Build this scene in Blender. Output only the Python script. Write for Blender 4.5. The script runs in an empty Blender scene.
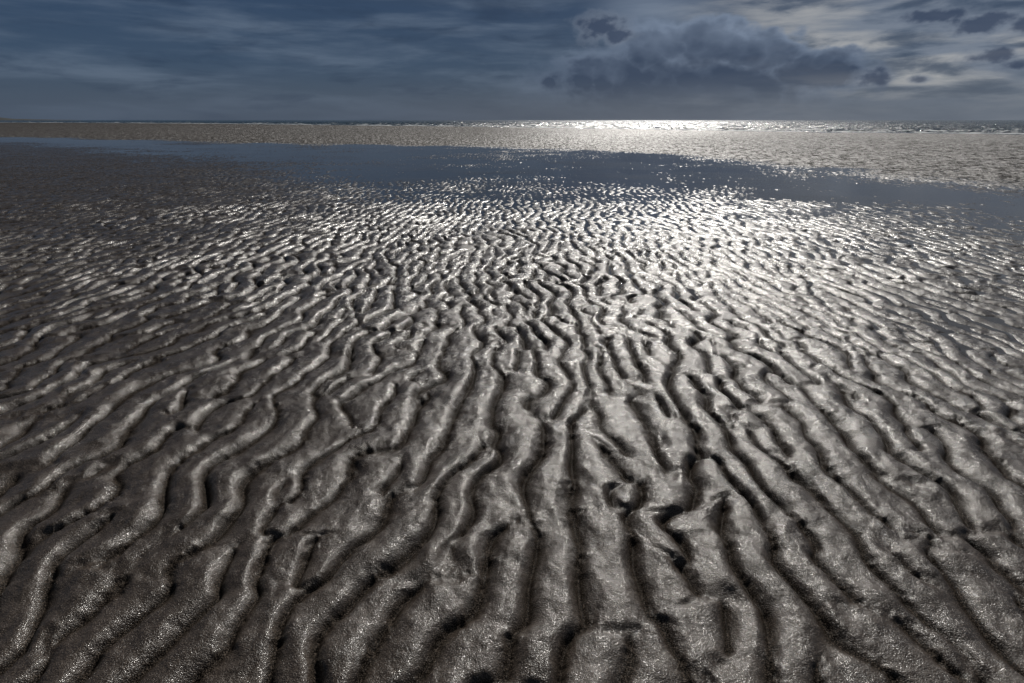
import bpy, math
import numpy as np
sc = bpy.context.scene
rng = np.random.default_rng(57)
CAMH = 1.5
PITCH = 21.27
SUN_AZ, SUN_EL = 13.0, 32.0

# ------------------------------------------------------------------ noise tiles
def spec_noise(N, L, filt, cplx=False):
    k = np.fft.fftfreq(N, d=L/N)*2*np.pi
    kx, ky = np.meshgrid(k, k, indexing='xy')
    z = (rng.standard_normal((N, N)) + 1j*rng.standard_normal((N, N)))*filt(kx, ky)
    f = np.fft.ifft2(z)
    if not cplx:
        f = f.real
        return (f/np.std(f)).astype(np.float32)
    return (f/np.sqrt(np.mean(np.abs(f)**2))).astype(np.complex64)

def samp(T, L, x, y):
    N = T.shape[0]
    fx = (x/L*N) % N; fy = (y/L*N) % N
    i = np.floor(fx).astype(np.int32); j = np.floor(fy).astype(np.int32)
    a = (fx-i).astype(np.float32); b = (fy-j).astype(np.float32)
    i %= N; j %= N; i1 = (i+1) % N; j1 = (j+1) % N
    return (T[j, i]*(1-a)+T[j, i1]*a)*(1-b)+(T[j1, i]*(1-a)+T[j1, i1]*a)*b

K0 = 2*math.pi/0.195
LB = 51.2
TB = spec_noise(2048, LB, lambda kx, ky: np.exp(-(kx/(0.25*K0))**2/2-(ky/(0.38*K0))**2/2), True)
K1 = 2*math.pi/0.105
TB2 = spec_noise(2048, 36.0, lambda kx, ky: np.exp(-(kx/(0.25*K1))**2/2-(ky/(0.30*K1))**2/2), True)
def band(k1, k2, p):
    def f(kx, ky):
        k = np.sqrt(kx**2+ky**2)+1e-9
        return k**(-p)*(1-np.exp(-(k/k1)**4))*np.exp(-(k/k2)**2)
    return f
TL = spec_noise(512, 64.0, band(0.8, 4.0, 1.0))        # metre-scale
TW = spec_noise(1024, 40.0, band(6.0, 18.0, 0.5))      # sinuosity
TM = spec_noise(2048, 20.0, band(14.0, 110.0, 1.1))    # 6-40cm
TF = spec_noise(1024, 7.3, band(50.0, 400.0, 1.1))     # cm-scale lumps

def sstep(a, b, x):
    t = np.clip((x-a)/(b-a), 0, 1)
    return t*t*(3-2*t)

nearU = [-2.0, -0.86, -0.60, -0.37, -0.1, 0.15, 0.5, 0.9, 2.0]
nearD = [58.0, 40.0, 25.0, 15.2, 11.2, 9.9, 8.1, 6.6, 5.0]
farU = [-2.0, -0.86, -0.37, 0.0, 0.15, 0.30, 0.45, 0.65, 0.9, 2.0]
farD = [80.0, 60.0, 42.0, 36.0, 32.0, 26.5, 21.5, 17.8, 15.3, 11.0]
shU = [-2.0, -0.8, -0.5, -0.3, 0.0, 0.25, 0.5, 0.84, 2.0]
shD = [520.0, 400.0, 280.0, 200.0, 138.0, 103.0, 83.0, 69.0, 52.0]

def ground_height(X, Y):
    yy = np.maximum(Y, 0.3)
    u = np.clip(X/yy, -2, 2)
    ly = np.log(yy)
    wl = samp(TL, 64.0, X*0.35, Y*0.35)
    ly = ly+0.025*wl
    ln = np.log(np.interp(u, nearU, nearD)); lf = np.log(np.interp(u, farU, farD)); ls = np.log(np.interp(u, shU, shD))
    tn = ly-ln; tf = ly-lf; ts = ly-ls
    near = np.interp(tn, [-3, -1.2, -0.5, -0.2, 0.1, 0.3, 0.6], [0.080, 0.048, 0.016, 0.003, -0.0060, -0.0105, -0.016])
    far = np.interp(tf, [-0.6, -0.2, -0.05, 0.06, 0.12, 0.4, 1.0], [-0.016, -0.015, -0.010, 0.004, 0.012, 0.05, 0.10])
    mid = ln+0.5*(lf-ln)
    w = sstep(-0.08, 0.08, ly-mid)
    base = near*(1-w)+far*w
    shore = np.interp(ts, [-1.0, -0.25, 0.0, 0.2, 1.0, 4], [0.12, 0.06, 0.0, -0.3, -2.0, -6.0])
    ws = sstep(-0.7, -0.2, ts)
    base = base*(1-ws)+np.minimum(shore, base+0.2)*ws
    inpool = sstep(-0.5, -0.1, tn)*(1-sstep(0.0, 0.3, tf))
    base = base+0.005*wl*sstep(0.8, 2.5, yy)*(1-0.6*inpool)
    base = base + 0.007*samp(TL, 64.0, X*1.1+7, Y*1.1+3)*(1-sstep(30, 80, yy))*(1-0.75*inpool)
    # ripples
    wx = samp(TL, 64.0, X+11, Y*0.8+5)*0.09+samp(TW, 40.0, X, Y)*0.024
    s = X+wx+0.10*Y*np.tanh((X-1.0)/6.0)+0.04*np.minimum(Y,5.0)*np.tanh(X/2)
    A = samp(TB, LB, X+wx, Y)
    mag = np.abs(A)
    ph = K0*s+np.angle(A)
    ph = ph-0.60*np.sin(ph+0.7)
    prof = np.power(0.5+0.5*np.cos(ph)+0.003, 0.58)
    m = sstep(0.0, 0.45, mag)
    A2 = samp(TB2, 36.0, X*0.96+Y*0.28+3, Y*0.96-X*0.28)
    ph2 = K1*(s*0.93+Y*0.37)+np.angle(A2)
    rip2 = (0.5+0.5*np.cos(ph2))*sstep(0.3, 1.2, np.abs(A2))
    med = samp(TM, 20.0, X, Y*0.7)
    fine = samp(TF, 7.3, X*0.94+Y*0.34, -X*0.34+Y*0.94)
    amp = 0.036*(0.94+0.14*samp(TL, 64.0, X*1.3+31, Y*1.3+9)+0.20*samp(TW, 40.0, X*0.8+5, Y*0.8))
    amp = np.clip(amp, 0.012, 0.050)
    amp = amp*(1-0.5*sstep(50, 90, yy))*(1-0.22*sstep(6, 14, yy))
    prof2 = prof*m+0.55*(1-m)
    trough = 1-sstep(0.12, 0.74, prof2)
    fade = 1-sstep(25, 70, yy)
    rough_t = (1-sstep(0.3, 0.9, prof2))*sstep(-0.6, 0.8, med)
    h = amp*(prof2-0.59) + amp*0.22*(rip2-0.3)*(1.2-prof2) + med*0.0030*fade + fine*(0.0009+0.0028*rough_t)*fade
    h = h*(1-0.8*ws)
    z = base+h
    bar = sstep(-0.09, 0.04, tf)
    return z.astype(np.float32), trough.astype(np.float32), bar.astype(np.float32)

def grid_mesh(name, X, Y, Z, attrs={}):
    nr, nc = X.shape
    me = bpy.data.meshes.new(name)
    co = np.stack([X, Y, Z], -1).reshape(-1, 3).astype(np.float32)
    me.vertices.add(nr*nc)
    me.vertices.foreach_set('co', co.ravel())
    idx = np.arange(nr*nc, dtype=np.int32).reshape(nr, nc)
    q = np.stack([idx[:-1, :-1], idx[:-1, 1:], idx[1:, 1:], idx[1:, :-1]], -1).reshape(-1, 4)
    nq = len(q)
    me.loops.add(nq*4); me.loops.foreach_set('vertex_index', q.ravel())
    me.polygons.add(nq)
    me.polygons.foreach_set('loop_start', np.arange(nq, dtype=np.int32)*4)
    me.polygons.foreach_set('loop_total', np.full(nq, 4, dtype=np.int32))
    me.polygons.foreach_set('use_smooth', np.ones(nq, dtype=bool))
    me.update(calc_edges=True)
    for k, v in attrs.items():
        a = me.attributes.new(k, 'FLOAT', 'POINT')
        a.data.foreach_set('value', v.ravel().astype(np.float32))
    ob = bpy.data.objects.new(name, me)
    sc.collection.objects.link(ob)
    return ob

# ------------------------------------------------------------------ ground
NR, NC = 1450, 1500
yr = np.exp(np.linspace(math.log(0.9), math.log(71.0), NR))-1.0+0.2
yfar = np.exp(np.linspace(math.log(yr[-1]*1.012), math.log(9000), 160))
ya = np.concatenate([yr, yfar])
ur = np.linspace(-1.08, 1.08, NC)
ur = np.concatenate([[-3.2, -2.4, -1.8, -1.4, -1.2], ur, [1.2, 1.4, 1.8, 2.4, 3.2]])
X = ur[None, :]*(ya[:, None]+1.2); Y = np.repeat(ya[:, None], len(ur), 1)
Z, TR, BAR = ground_height(X, Y)
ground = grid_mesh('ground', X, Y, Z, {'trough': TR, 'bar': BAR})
ground['kind'] = 'structure'; ground['label'] = 'wet rippled grey-brown tidal sand flat'; ground['category'] = 'sand'

# ------------------------------------------------------------------ node helpers
def mat(name):
    m = bpy.data.materials.new(name); m.use_nodes = True
    nt = m.node_tree; b = nt.nodes['Principled BSDF']
    return m, nt, b
class NB:
    def __init__(s, nt): s.nt = nt
    def n(s, t, **kw):
        nd = s.nt.nodes.new(t)
        for k, v in kw.items(): setattr(nd, k, v)
        return nd
    def put(s, sock, v):
        if isinstance(v, bpy.types.NodeSocket): s.nt.links.new(v, sock)
        else: sock.default_value = v
    def m(s, op, a, b=0.0, c=0.0, clamp=False):
        nd = s.n('ShaderNodeMath', operation=op, use_clamp=clamp)
        s.put(nd.inputs[0], a); s.put(nd.inputs[1], b); s.put(nd.inputs[2], c)
        return nd.outputs[0]
    def mr(s, v, a, b, c=0.0, d=1.0, smooth=True):
        nd = s.n('ShaderNodeMapRange', interpolation_type='SMOOTHSTEP' if smooth else 'LINEAR')
        for i, q in enumerate([v, a, b, c, d]): s.put(nd.inputs[i], q)
        return nd.outputs[0]
    def noise(s, vec, scale, detail=4, rough=0.5, dist=0.0):
        nd = s.n('ShaderNodeTexNoise')
        s.put(nd.inputs['Vector'], vec)
        nd.inputs['Scale'].default_value = scale; nd.inputs['Detail'].default_value = detail
        nd.inputs['Roughness'].default_value = rough; nd.inputs['Distortion'].default_value = dist
        return nd.outputs[0]
    def mix(s, f, a, b, bt='MIX'):
        nd = s.n('ShaderNodeMix', data_type='RGBA', blend_type=bt)
        s.put(nd.inputs[0], f); s.put(nd.inputs[6], a); s.put(nd.inputs[7], b)
        return nd.outputs[2]
    def scalev(s, vec, sv):
        nd = s.n('ShaderNodeVectorMath', operation='MULTIPLY')
        s.put(nd.inputs[0], vec); nd.inputs[1].default_value = sv
        return nd.outputs[0]
    def comb(s, x, y, z=0.0):
        nd = s.n('ShaderNodeCombineXYZ')
        s.put(nd.inputs[0], x); s.put(nd.inputs[1], y); s.put(nd.inputs[2], z)
        return nd.outputs[0]
    def bump(s, h, dist, strength=1.0, normal=None):
        nd = s.n('ShaderNodeBump'); nd.inputs['Strength'].default_value = strength
        s.put(nd.inputs['Distance'], dist); s.put(nd.inputs['Height'], h)
        if normal is not None: s.put(nd.inputs['Normal'], normal)
        return nd.outputs[0]

# sand material
m, nt, b = mat('wet_sand'); B = NB(nt)
pos = B.n('ShaderNodeNewGeometry').outputs['Position']
sep = B.n('ShaderNodeSeparateXYZ'); nt.links.new(pos, sep.inputs[0])
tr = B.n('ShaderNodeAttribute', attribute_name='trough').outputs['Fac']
bar = B.n('ShaderNodeAttribute', attribute_name='bar').outputs['Fac']
n_big = B.noise(pos, 0.9, 3, 0.6)
n_mid = B.noise(pos, 9.0, 5, 0.65)
n_grain = B.noise(pos, 250.0, 1, 0.6)
n_gr2 = B.noise(pos, 90.0, 3, 0.75)
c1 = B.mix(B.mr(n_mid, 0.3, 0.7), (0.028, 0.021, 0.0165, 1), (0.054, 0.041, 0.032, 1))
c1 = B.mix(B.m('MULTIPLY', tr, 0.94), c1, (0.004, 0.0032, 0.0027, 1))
c1 = B.mix(B.mr(n_grain, 0.44, 0.72, 0.0, 0.70), c1, (0.17, 0.136, 0.108, 1))
speck = B.noise(B.scalev(pos, (1, 0.30, 1)), 5.0, 3, 0.8)
wetend = B.mr(sep.outputs[0], -6.0, 9.0, -0.01, 0.065)
lowedge = B.mr(bar, 0.98, 0.3, 0.0, 0.03)
spk = B.m('ADD', B.m('ADD', speck, wetend), lowedge)
dry = B.m('MULTIPLY', bar, B.mr(spk, 0.58, 0.51, 0.0, 1.0))
c1 = B.mix(bar, c1, B.mix(B.mr(speck, 0.38, 0.60), (0.024, 0.021, 0.018, 1), (0.125, 0.108, 0.095, 1)))
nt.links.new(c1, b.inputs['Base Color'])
r = B.mr(n_mid, 0.3, 0.7, 0.22, 0.33)
r = B.m('ADD', r, B.mr(n_big, 0.35, 0.65, -0.03, 0.04))
r = B.m('ADD', r, B.m('MULTIPLY', dry, 0.20))
r = B.m('ADD', r, B.m('MULTIPLY', bar, 0.12))
nt.links.new(r, b.inputs['Roughness'])
nt.links.new(B.m('MAXIMUM', B.m('ADD', B.m('MULTIPLY', bar, 0.38), B.m('MULTIPLY_ADD', dry, -0.60, B.m('MULTIPLY_ADD', tr, -0.26, 0.27))), 0.015), b.inputs['Specular IOR Level'])
hh = B.m('ADD', B.m('MULTIPLY', n_gr2, 0.0036), B.m('MULTIPLY', n_grain, 0.0024))
nf = B.m('MULTIPLY', B.noise(B.scalev(pos, (1, 0.35, 1)), 5.5, 4, 0.65), B.m('MULTIPLY', bar, 0.30))
nt.links.new(B.bump(B.m('ADD', hh, nf), 1.0), b.inputs['Normal'])
nt.links.new(B.m('MULTIPLY', B.m('SUBTRACT', 1.0, bar), B.m('MULTIPLY_ADD', tr, -0.26, 0.265)), b.inputs['Coat Weight'])
b.inputs['Coat Roughness'].default_value = 0.10
nt.links.new(B.bump(B.m('ADD', B.m('MULTIPLY', n_gr2, 0.0020), B.m('MULTIPLY', n_grain, 0.0013)), 1.0), b.inputs['Coat Normal'])
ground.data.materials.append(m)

# pool water
m, nt, b = mat('pool_water'); B = NB(nt)
pos = B.n('ShaderNodeNewGeometry').outputs['Position']
b.inputs['Base Color'].default_value = (0.038, 0.034, 0.032, 1)
b.inputs['Roughness'].default_value = 0.02; b.inputs['IOR'].default_value = 1.36
w = B.noise(B.scalev(pos, (1, 1.4, 1)), 8.0, 4, 0.6)
wpt = B.mr(B.noise(pos, 0.25, 4, 0.6), 0.45, 0.65, 0.004, 0.014)
nt.links.new(B.bump(B.m('MULTIPLY', w, wpt), 1.0), b.inputs['Normal'])
pu = np.linspace(-2.2, 2.2, 90)
tt = np.linspace(0, 1, 12)
yn = 0.36*np.interp(pu, nearU, nearD); yf = 1.3*np.interp(pu, farU, farD)
Yp = yn[None, :]+(yf-yn)[None, :]*tt[:, None]; Xp = pu[None, :]*Yp
pool = grid_mesh('tidal_pool', Xp, Yp, np.zeros_like(Xp))
pool['kind'] = 'structure'; pool['label'] = 'shallow still tidal pool on the sand flat'; pool['category'] = 'water'
pool.data.materials.append(m)

# sea
m, nt, b = mat('sea_water'); B = NB(nt)
pos = B.n('ShaderNodeNewGeometry').outputs['Position']
off = B.n('ShaderNodeAttribute', attribute_name='offshore').outputs['Fac']
b.inputs['IOR'].default_value = 1.33
w1 = B.noise(B.scalev(pos, (0.5, 1, 1)), 1.6, 5, 0.7)
wp = B.noise(B.scalev(pos, (0.9, 0.07, 1)), 1.0, 3, 0.8)
foamn = B.noise(B.scalev(pos, (0.06, 0.12, 1)), 1.0, 4, 0.6)
wob = B.m('MULTIPLY', B.m('SUBTRACT', B.noise(B.scalev(pos, (0.05, 0.0, 1)), 1.0, 3, 0.6), 0.5), 0.10)
offw = B.m('ADD', off, wob)
def line(c, wd, th):
    return B.m('MULTIPLY', B.mr(B.m('ABSOLUTE', B.m('SUBTRACT', offw, c)), wd, wd*0.4), B.mr(foamn, th, th+0.06))
foam = B.m('MAXIMUM', B.m('MAXIMUM', line(0.05, 0.03, 0.42), line(0.18, 0.04, 0.52)), line(0.42, 0.05, 0.57))
nt.links.new(B.mix(foam, B.mix(B.mr(wp, 0.3, 0.7), (0.012, 0.032, 0.050, 1), (0.026, 0.058, 0.084, 1)), (0.75, 0.77, 0.78, 1)), b.inputs['Base Color'])
nt.links.new(B.m('MAXIMUM', B.m('MULTIPLY', foam, 0.8), B.mr(wp, 0.42, 0.58, 0.06, 0.36)), b.inputs['Roughness'])
nt.links.new(B.bump(w1, 0.35), b.inputs['Normal'])
su = np.concatenate([np.linspace(-3, -1.25, 40), np.linspace(-1.2, 1.2, 620), np.linspace(1.25, 3, 40)])
shv = np.interp(su, shU, shD)
ys = 0.93*shv
st = np.concatenate([np.linspace(0, 0.42, 620), np.linspace(0.425, 1, 70)])
Ys = np.exp(np.log(ys)[None, :]*(1-st[:, None])+math.log(16000)*st[:, None]); Xs = su[None, :]*Ys
wv = samp(TL, 64.0, Xs*0.9, Ys*2.0)*0.08+samp(TW, 40.0, Xs*0.45, Ys*0.65)*0.045
wv = wv+0.04*np.maximum(0, np.sin(Ys*0.42+1.2*samp(TL, 64.0, Xs*0.12, Ys*0.05)))**3
offs = np.log(Ys/shv[None, :])
Zs = wv*sstep(-0.02, 0.12, offs)*(1-sstep(500, 900, Ys))
sea = grid_mesh('sea', Xs, Ys, Zs, {'offshore': offs})
sea['kind'] = 'structure'; sea['label'] = 'dark choppy sea glittering in low sunlight'; sea['category'] = 'sea'
sea.data.materials.append(m)

# faint dune line on the horizon
nd_ = 120; t = np.linspace(0, 1, nd_)
azd = np.radians(-62+27*t)
hgt = 15*np.clip(np.minimum(t, 1-t)*5, 0, 1)*(0.5+0.5*np.abs(np.sin(t*37)*np.sin(t*13+1)))
rr = np.array([3300, 3380, 3500, 3700.0]); hf = np.array([0, 1.0, 0.9, 0])
Xd = rr[:, None]*np.sin(azd)[None, :]; Yd = rr[:, None]*np.cos(azd)[None, :]; Zd = hf[:, None]*hgt[None, :]-0.5*(hf[:, None] == 0)
dun = grid_mesh('hills', Xd, Yd, Zd); dun['kind'] = 'structure'; dun['label'] = 'low distant dark dunes along the horizon'
m, nt, b = mat('dune_grass'); B = NB(nt)
pos = B.n('ShaderNodeNewGeometry').outputs['Position']
nt.links.new(B.mix(B.noise(pos, 0.02, 4), (0.02, 0.025, 0.03, 1), (0.05, 0.055, 0.05, 1)), b.inputs['Base Color']); b.inputs['Roughness'].default_value = 0.9
dun.data.materials.append(m)

# ------------------------------------------------------------------ world
W = bpy.data.worlds.new('World'); sc.world = W; W.use_nodes = True
nt = W.node_tree; nt.nodes.clear(); B = NB(nt)
tc = B.n('ShaderNodeTexCoord').outputs['Generated']
sp = B.n('ShaderNodeSeparateXYZ'); nt.links.new(tc, sp.inputs[0])
dx, dy, dz = sp.outputs
az = B.m('MULTIPLY', B.m('ARCTAN2', dx, dy), 57.2958)
el = B.m('MULTIPLY', B.m('ARCSINE', dz), 57.2958)
P = B.comb(az, el, 0.0)
def billow(sc_, det, sy=1.4):
    return B.m('ABSOLUTE', B.m('SUBTRACT', B.noise(B.scalev(P, (1, sy, 1)), sc_, det, 0.45), 0.5))
nz1 = B.m('SUBTRACT', B.noise(B.scalev(P, (1, 1.5, 1)), 0.7, 5, 0.5), 0.5)
nz2 = B.m('SUBTRACT', B.noise(B.scalev(P, (1, 1.6, 1)), 0.25, 3, 0.5), 0.5)
bl = B.m('ADD', billow(0.34, 1), B.m('MULTIPLY', billow(0.8, 2), 0.4))
streak = B.noise(B.scalev(P, (0.07, 0.50, 1)), 1.0, 6, 0.55, 0.2)
streak2 = B.noise(B.scalev(P, (0.13, 0.62, 1)), 1.0, 6, 0.56, 0.3)
base = B.n('ShaderNodeValToRGB'); cr = base.color_ramp
nt.links.new(B.mr(el, 0, 30, 0, 1, False), base.inputs[0])
def lin(r, g, bb):
    f = lambda c: ((c/255+0.055)/1.055)**2.4 if c > 10 else c/255/12.92
    return (f(r), f(g), f(bb), 1)
stops = [(0.0, lin(78, 90, 105)), (0.07, lin(66, 81, 99)), (0.16, lin(56, 75, 98)), (0.3, lin(48, 68, 94)), (0.5, lin(52, 60, 70)), (1.0, lin(36, 42, 50))]
while len(cr.elements) < len(stops): cr.elements.new(0.5)
for e, (p, c) in zip(cr.elements, stops): e.position = p; e.color = c
col = base.outputs[0]
col = B.mix(B.mr(streak, 0.42, 0.72, 0, 0.5), col, lin(106, 121, 140))
col = B.mix(B.mr(streak2, 0.52, 0.3, 0, 0.50), col, lin(34, 52, 76))
rt = B.m('MULTIPLY', B.mr(az, 6.0, 32.0), B.mr(el, 0.2, 3.5, 0.3, 1.0))
rt = B.m('MULTIPLY', rt, B.mr(az, 110.0, 60.0))
gaps = B.mix(B.mr(streak, 0.40, 0.62), lin(116, 126, 141), lin(168, 169, 170))
col = B.mix(B.m('MULTIPLY', rt, B.mr(streak2, 0.36, 0.58, 0.15, 0.95)), col, gaps)
op = B.m('MULTIPLY', B.mr(B.m('ABSOLUTE', B.m('SUBTRACT', az, 12.0)), 7.0, 0.0), B.mr(el, 5.0, 8.5))
col = B.mix(B.m('MULTIPLY', op, 0.55), col, lin(118, 132, 152))
def blobs_to_d(blobs, k=0.15):
    d = None
    for (a0, e0, ww, h0) in blobs:
        ev = B.m('MULTIPLY', B.m('SUBTRACT', el, e0), 1/h0)
        q = B.m('SQRT', B.m('ADD', B.m('POWER', B.m('ABSOLUTE', B.m('MULTIPLY', B.m('SUBTRACT', az, a0), 1/ww)), 2.0),
                         B.m('POWER', B.m('ABSOLUTE', ev), 2.0)))
        d = q if d is None else B.m('SMOOTH_MIN', d, q, k)
    return d
d = blobs_to_d([(15.5, 2.6, 12.5, 3.0), (12.8, 6.0, 3.6, 1.8), (17.3, 6.1, 3.6, 1.9), (21.3, 5.0, 3.6, 1.8), (25.5, 3.8, 4.2, 1.6), (8.5, 4.2, 4.5, 1.5), (-52, 8, 9, 3), (55, 7, 10, 2.5)], 0.12)
dd = B.m('SUBTRACT', B.m('ADD', d, B.m('ADD', B.m('MULTIPLY', nz1, 0.65), B.m('MULTIPLY', nz2, 0.3))), B.m('MULTIPLY_ADD', bl, 1.1, -0.06))
soft = B.mr(az, 6.0, 20.0, 0.38, 0.15)
mask = B.mr(dd, B.m('ADD', 1.02, soft), B.m('SUBTRACT', 1.0, soft))
mask = B.m('MULTIPLY', mask, B.mr(el, 0.3, 4.0, 0.25, 1.0))
sh = B.m('ADD', B.m('ADD', B.m('MULTIPLY', B.mr(el, 3.0, 8.0), 0.50), B.m('MULTIPLY', nz2, 0.8)),
         B.m('ADD', B.m('MULTIPLY_ADD', bl, -0.8, 0.08), B.mr(dd, 0.5, 1.1, 0, 0.55)))
shade = B.mix(B.m('MULTIPLY', sh, 1.0, clamp=True), lin(48, 64, 88), lin(116, 131, 153))
col = B.mix(B.m('MULTIPLY', mask, 0.92), col, shade)
# small scattered clouds
d2 = blobs_to_d([(7.7, 7.6, 2.2, 1.15), (9.2, 7.0, 1.6, 0.8), (33.0, 7.2, 3.0, 0.5), (36.0, 6.5, 2.8, 0.75), (39.0, 6.2, 1.8, 0.7), (37.0, 4.3, 1.7, 0.6), (38.8, 3.6, 1.2, 0.45), (30.0, 3.2, 1.4, 0.7), (33.2, 2.9, 0.8, 0.3)], 0.2)
dd2 = B.m('ADD', d2, B.m('ADD', B.m('MULTIPLY', nz1, 1.6), B.m('MULTIPLY', nz2, 0.3)))
mask2 = B.mr(dd2, 1.45, 0.50)
shade2 = B.mix(B.mr(B.m('ADD', dd2, nz1), 0.3, 1.15), lin(52, 66, 90), lin(108, 119, 136))
col = B.mix(B.m('MULTIPLY', mask2, 0.86), col, shade2)
hz = B.mr(el, 4.0, 0.0)
col = B.mix(B.m('MULTIPLY', hz, 0.70), col, B.mix(B.mr(az, -20, 42), lin(68, 80, 97), lin(102, 111, 123)))
sa, se = math.radians(SUN_AZ), math.radians(SUN_EL)
sd = (math.sin(sa)*math.cos(se), math.cos(sa)*math.cos(se), math.sin(se))
dp = B.n('ShaderNodeVectorMath', operation='DOT_PRODUCT'); nt.links.new(tc, dp.inputs[0]); dp.inputs[1].default_value = sd
dot = B.m('MAXIMUM', dp.outputs['Value'], 0.0)
glow = B.m('ADD', B.m('MULTIPLY', B.m('POWER', dot, 80.0), 0.6), B.m('MULTIPLY', B.m('POWER', dot, 9.0), 0.02))
glow = B.m('MULTIPLY', glow, B.mr(el, 10.0, 24.0))
gl = B.n('ShaderNodeVectorMath', operation='SCALE'); gl.inputs[0].default_value = (1.0, 0.98, 0.95); nt.links.new(glow, gl.inputs['Scale'])
sky = B.n('ShaderNodeTexSky', sky_type='NISHITA'); sky.sun_disc = False
sky.sun_elevation = se; sky.sun_rotation = sa
s1 = B.n('ShaderNodeVectorMath', operation='SCALE'); nt.links.new(sky.outputs[0], s1.inputs[0]); s1.inputs['Scale'].default_value = 0.001
ad = B.n('ShaderNodeVectorMath', operation='ADD'); nt.links.new(col, ad.inputs[0]); nt.links.new(gl.outputs[0], ad.inputs[1])
ad2 = B.n('ShaderNodeVectorMath', operation='ADD'); nt.links.new(ad.outputs[0], ad2.inputs[0]); nt.links.new(s1.outputs[0], ad2.inputs[1])
bg = B.n('ShaderNodeBackground'); nt.links.new(ad2.outputs[0], bg.inputs[0]); bg.inputs[1].default_value = 1.0
out = B.n('ShaderNodeOutputWorld'); nt.links.new(bg.outputs[0], out.inputs[0])

# sun
L = bpy.data.lights.new('sun', 'SUN'); L.energy = 3.0; L.angle = math.radians(0.8); L.color = (1.0, 0.955, 0.89)
lo = bpy.data.objects.new('sun', L); sc.collection.objects.link(lo)
from mathutils import Vector
lo.rotation_euler = Vector((-sd[0], -sd[1], -sd[2])).to_track_quat('-Z', 'Y').to_euler()

# camera
cd = bpy.data.cameras.new('camera'); cd.lens = 20; cd.sensor_width = 36; cd.clip_end = 60000; cd.clip_start = 0.05
co = bpy.data.objects.new('camera', cd); sc.collection.objects.link(co)
co.location = (0, 0, CAMH+0.05); co.rotation_euler = (math.radians(90-PITCH), 0, 0)
sc.camera = co
sc.view_settings.view_transform = 'Standard'; sc.view_settings.look = 'None'; sc.view_settings.exposure = 0
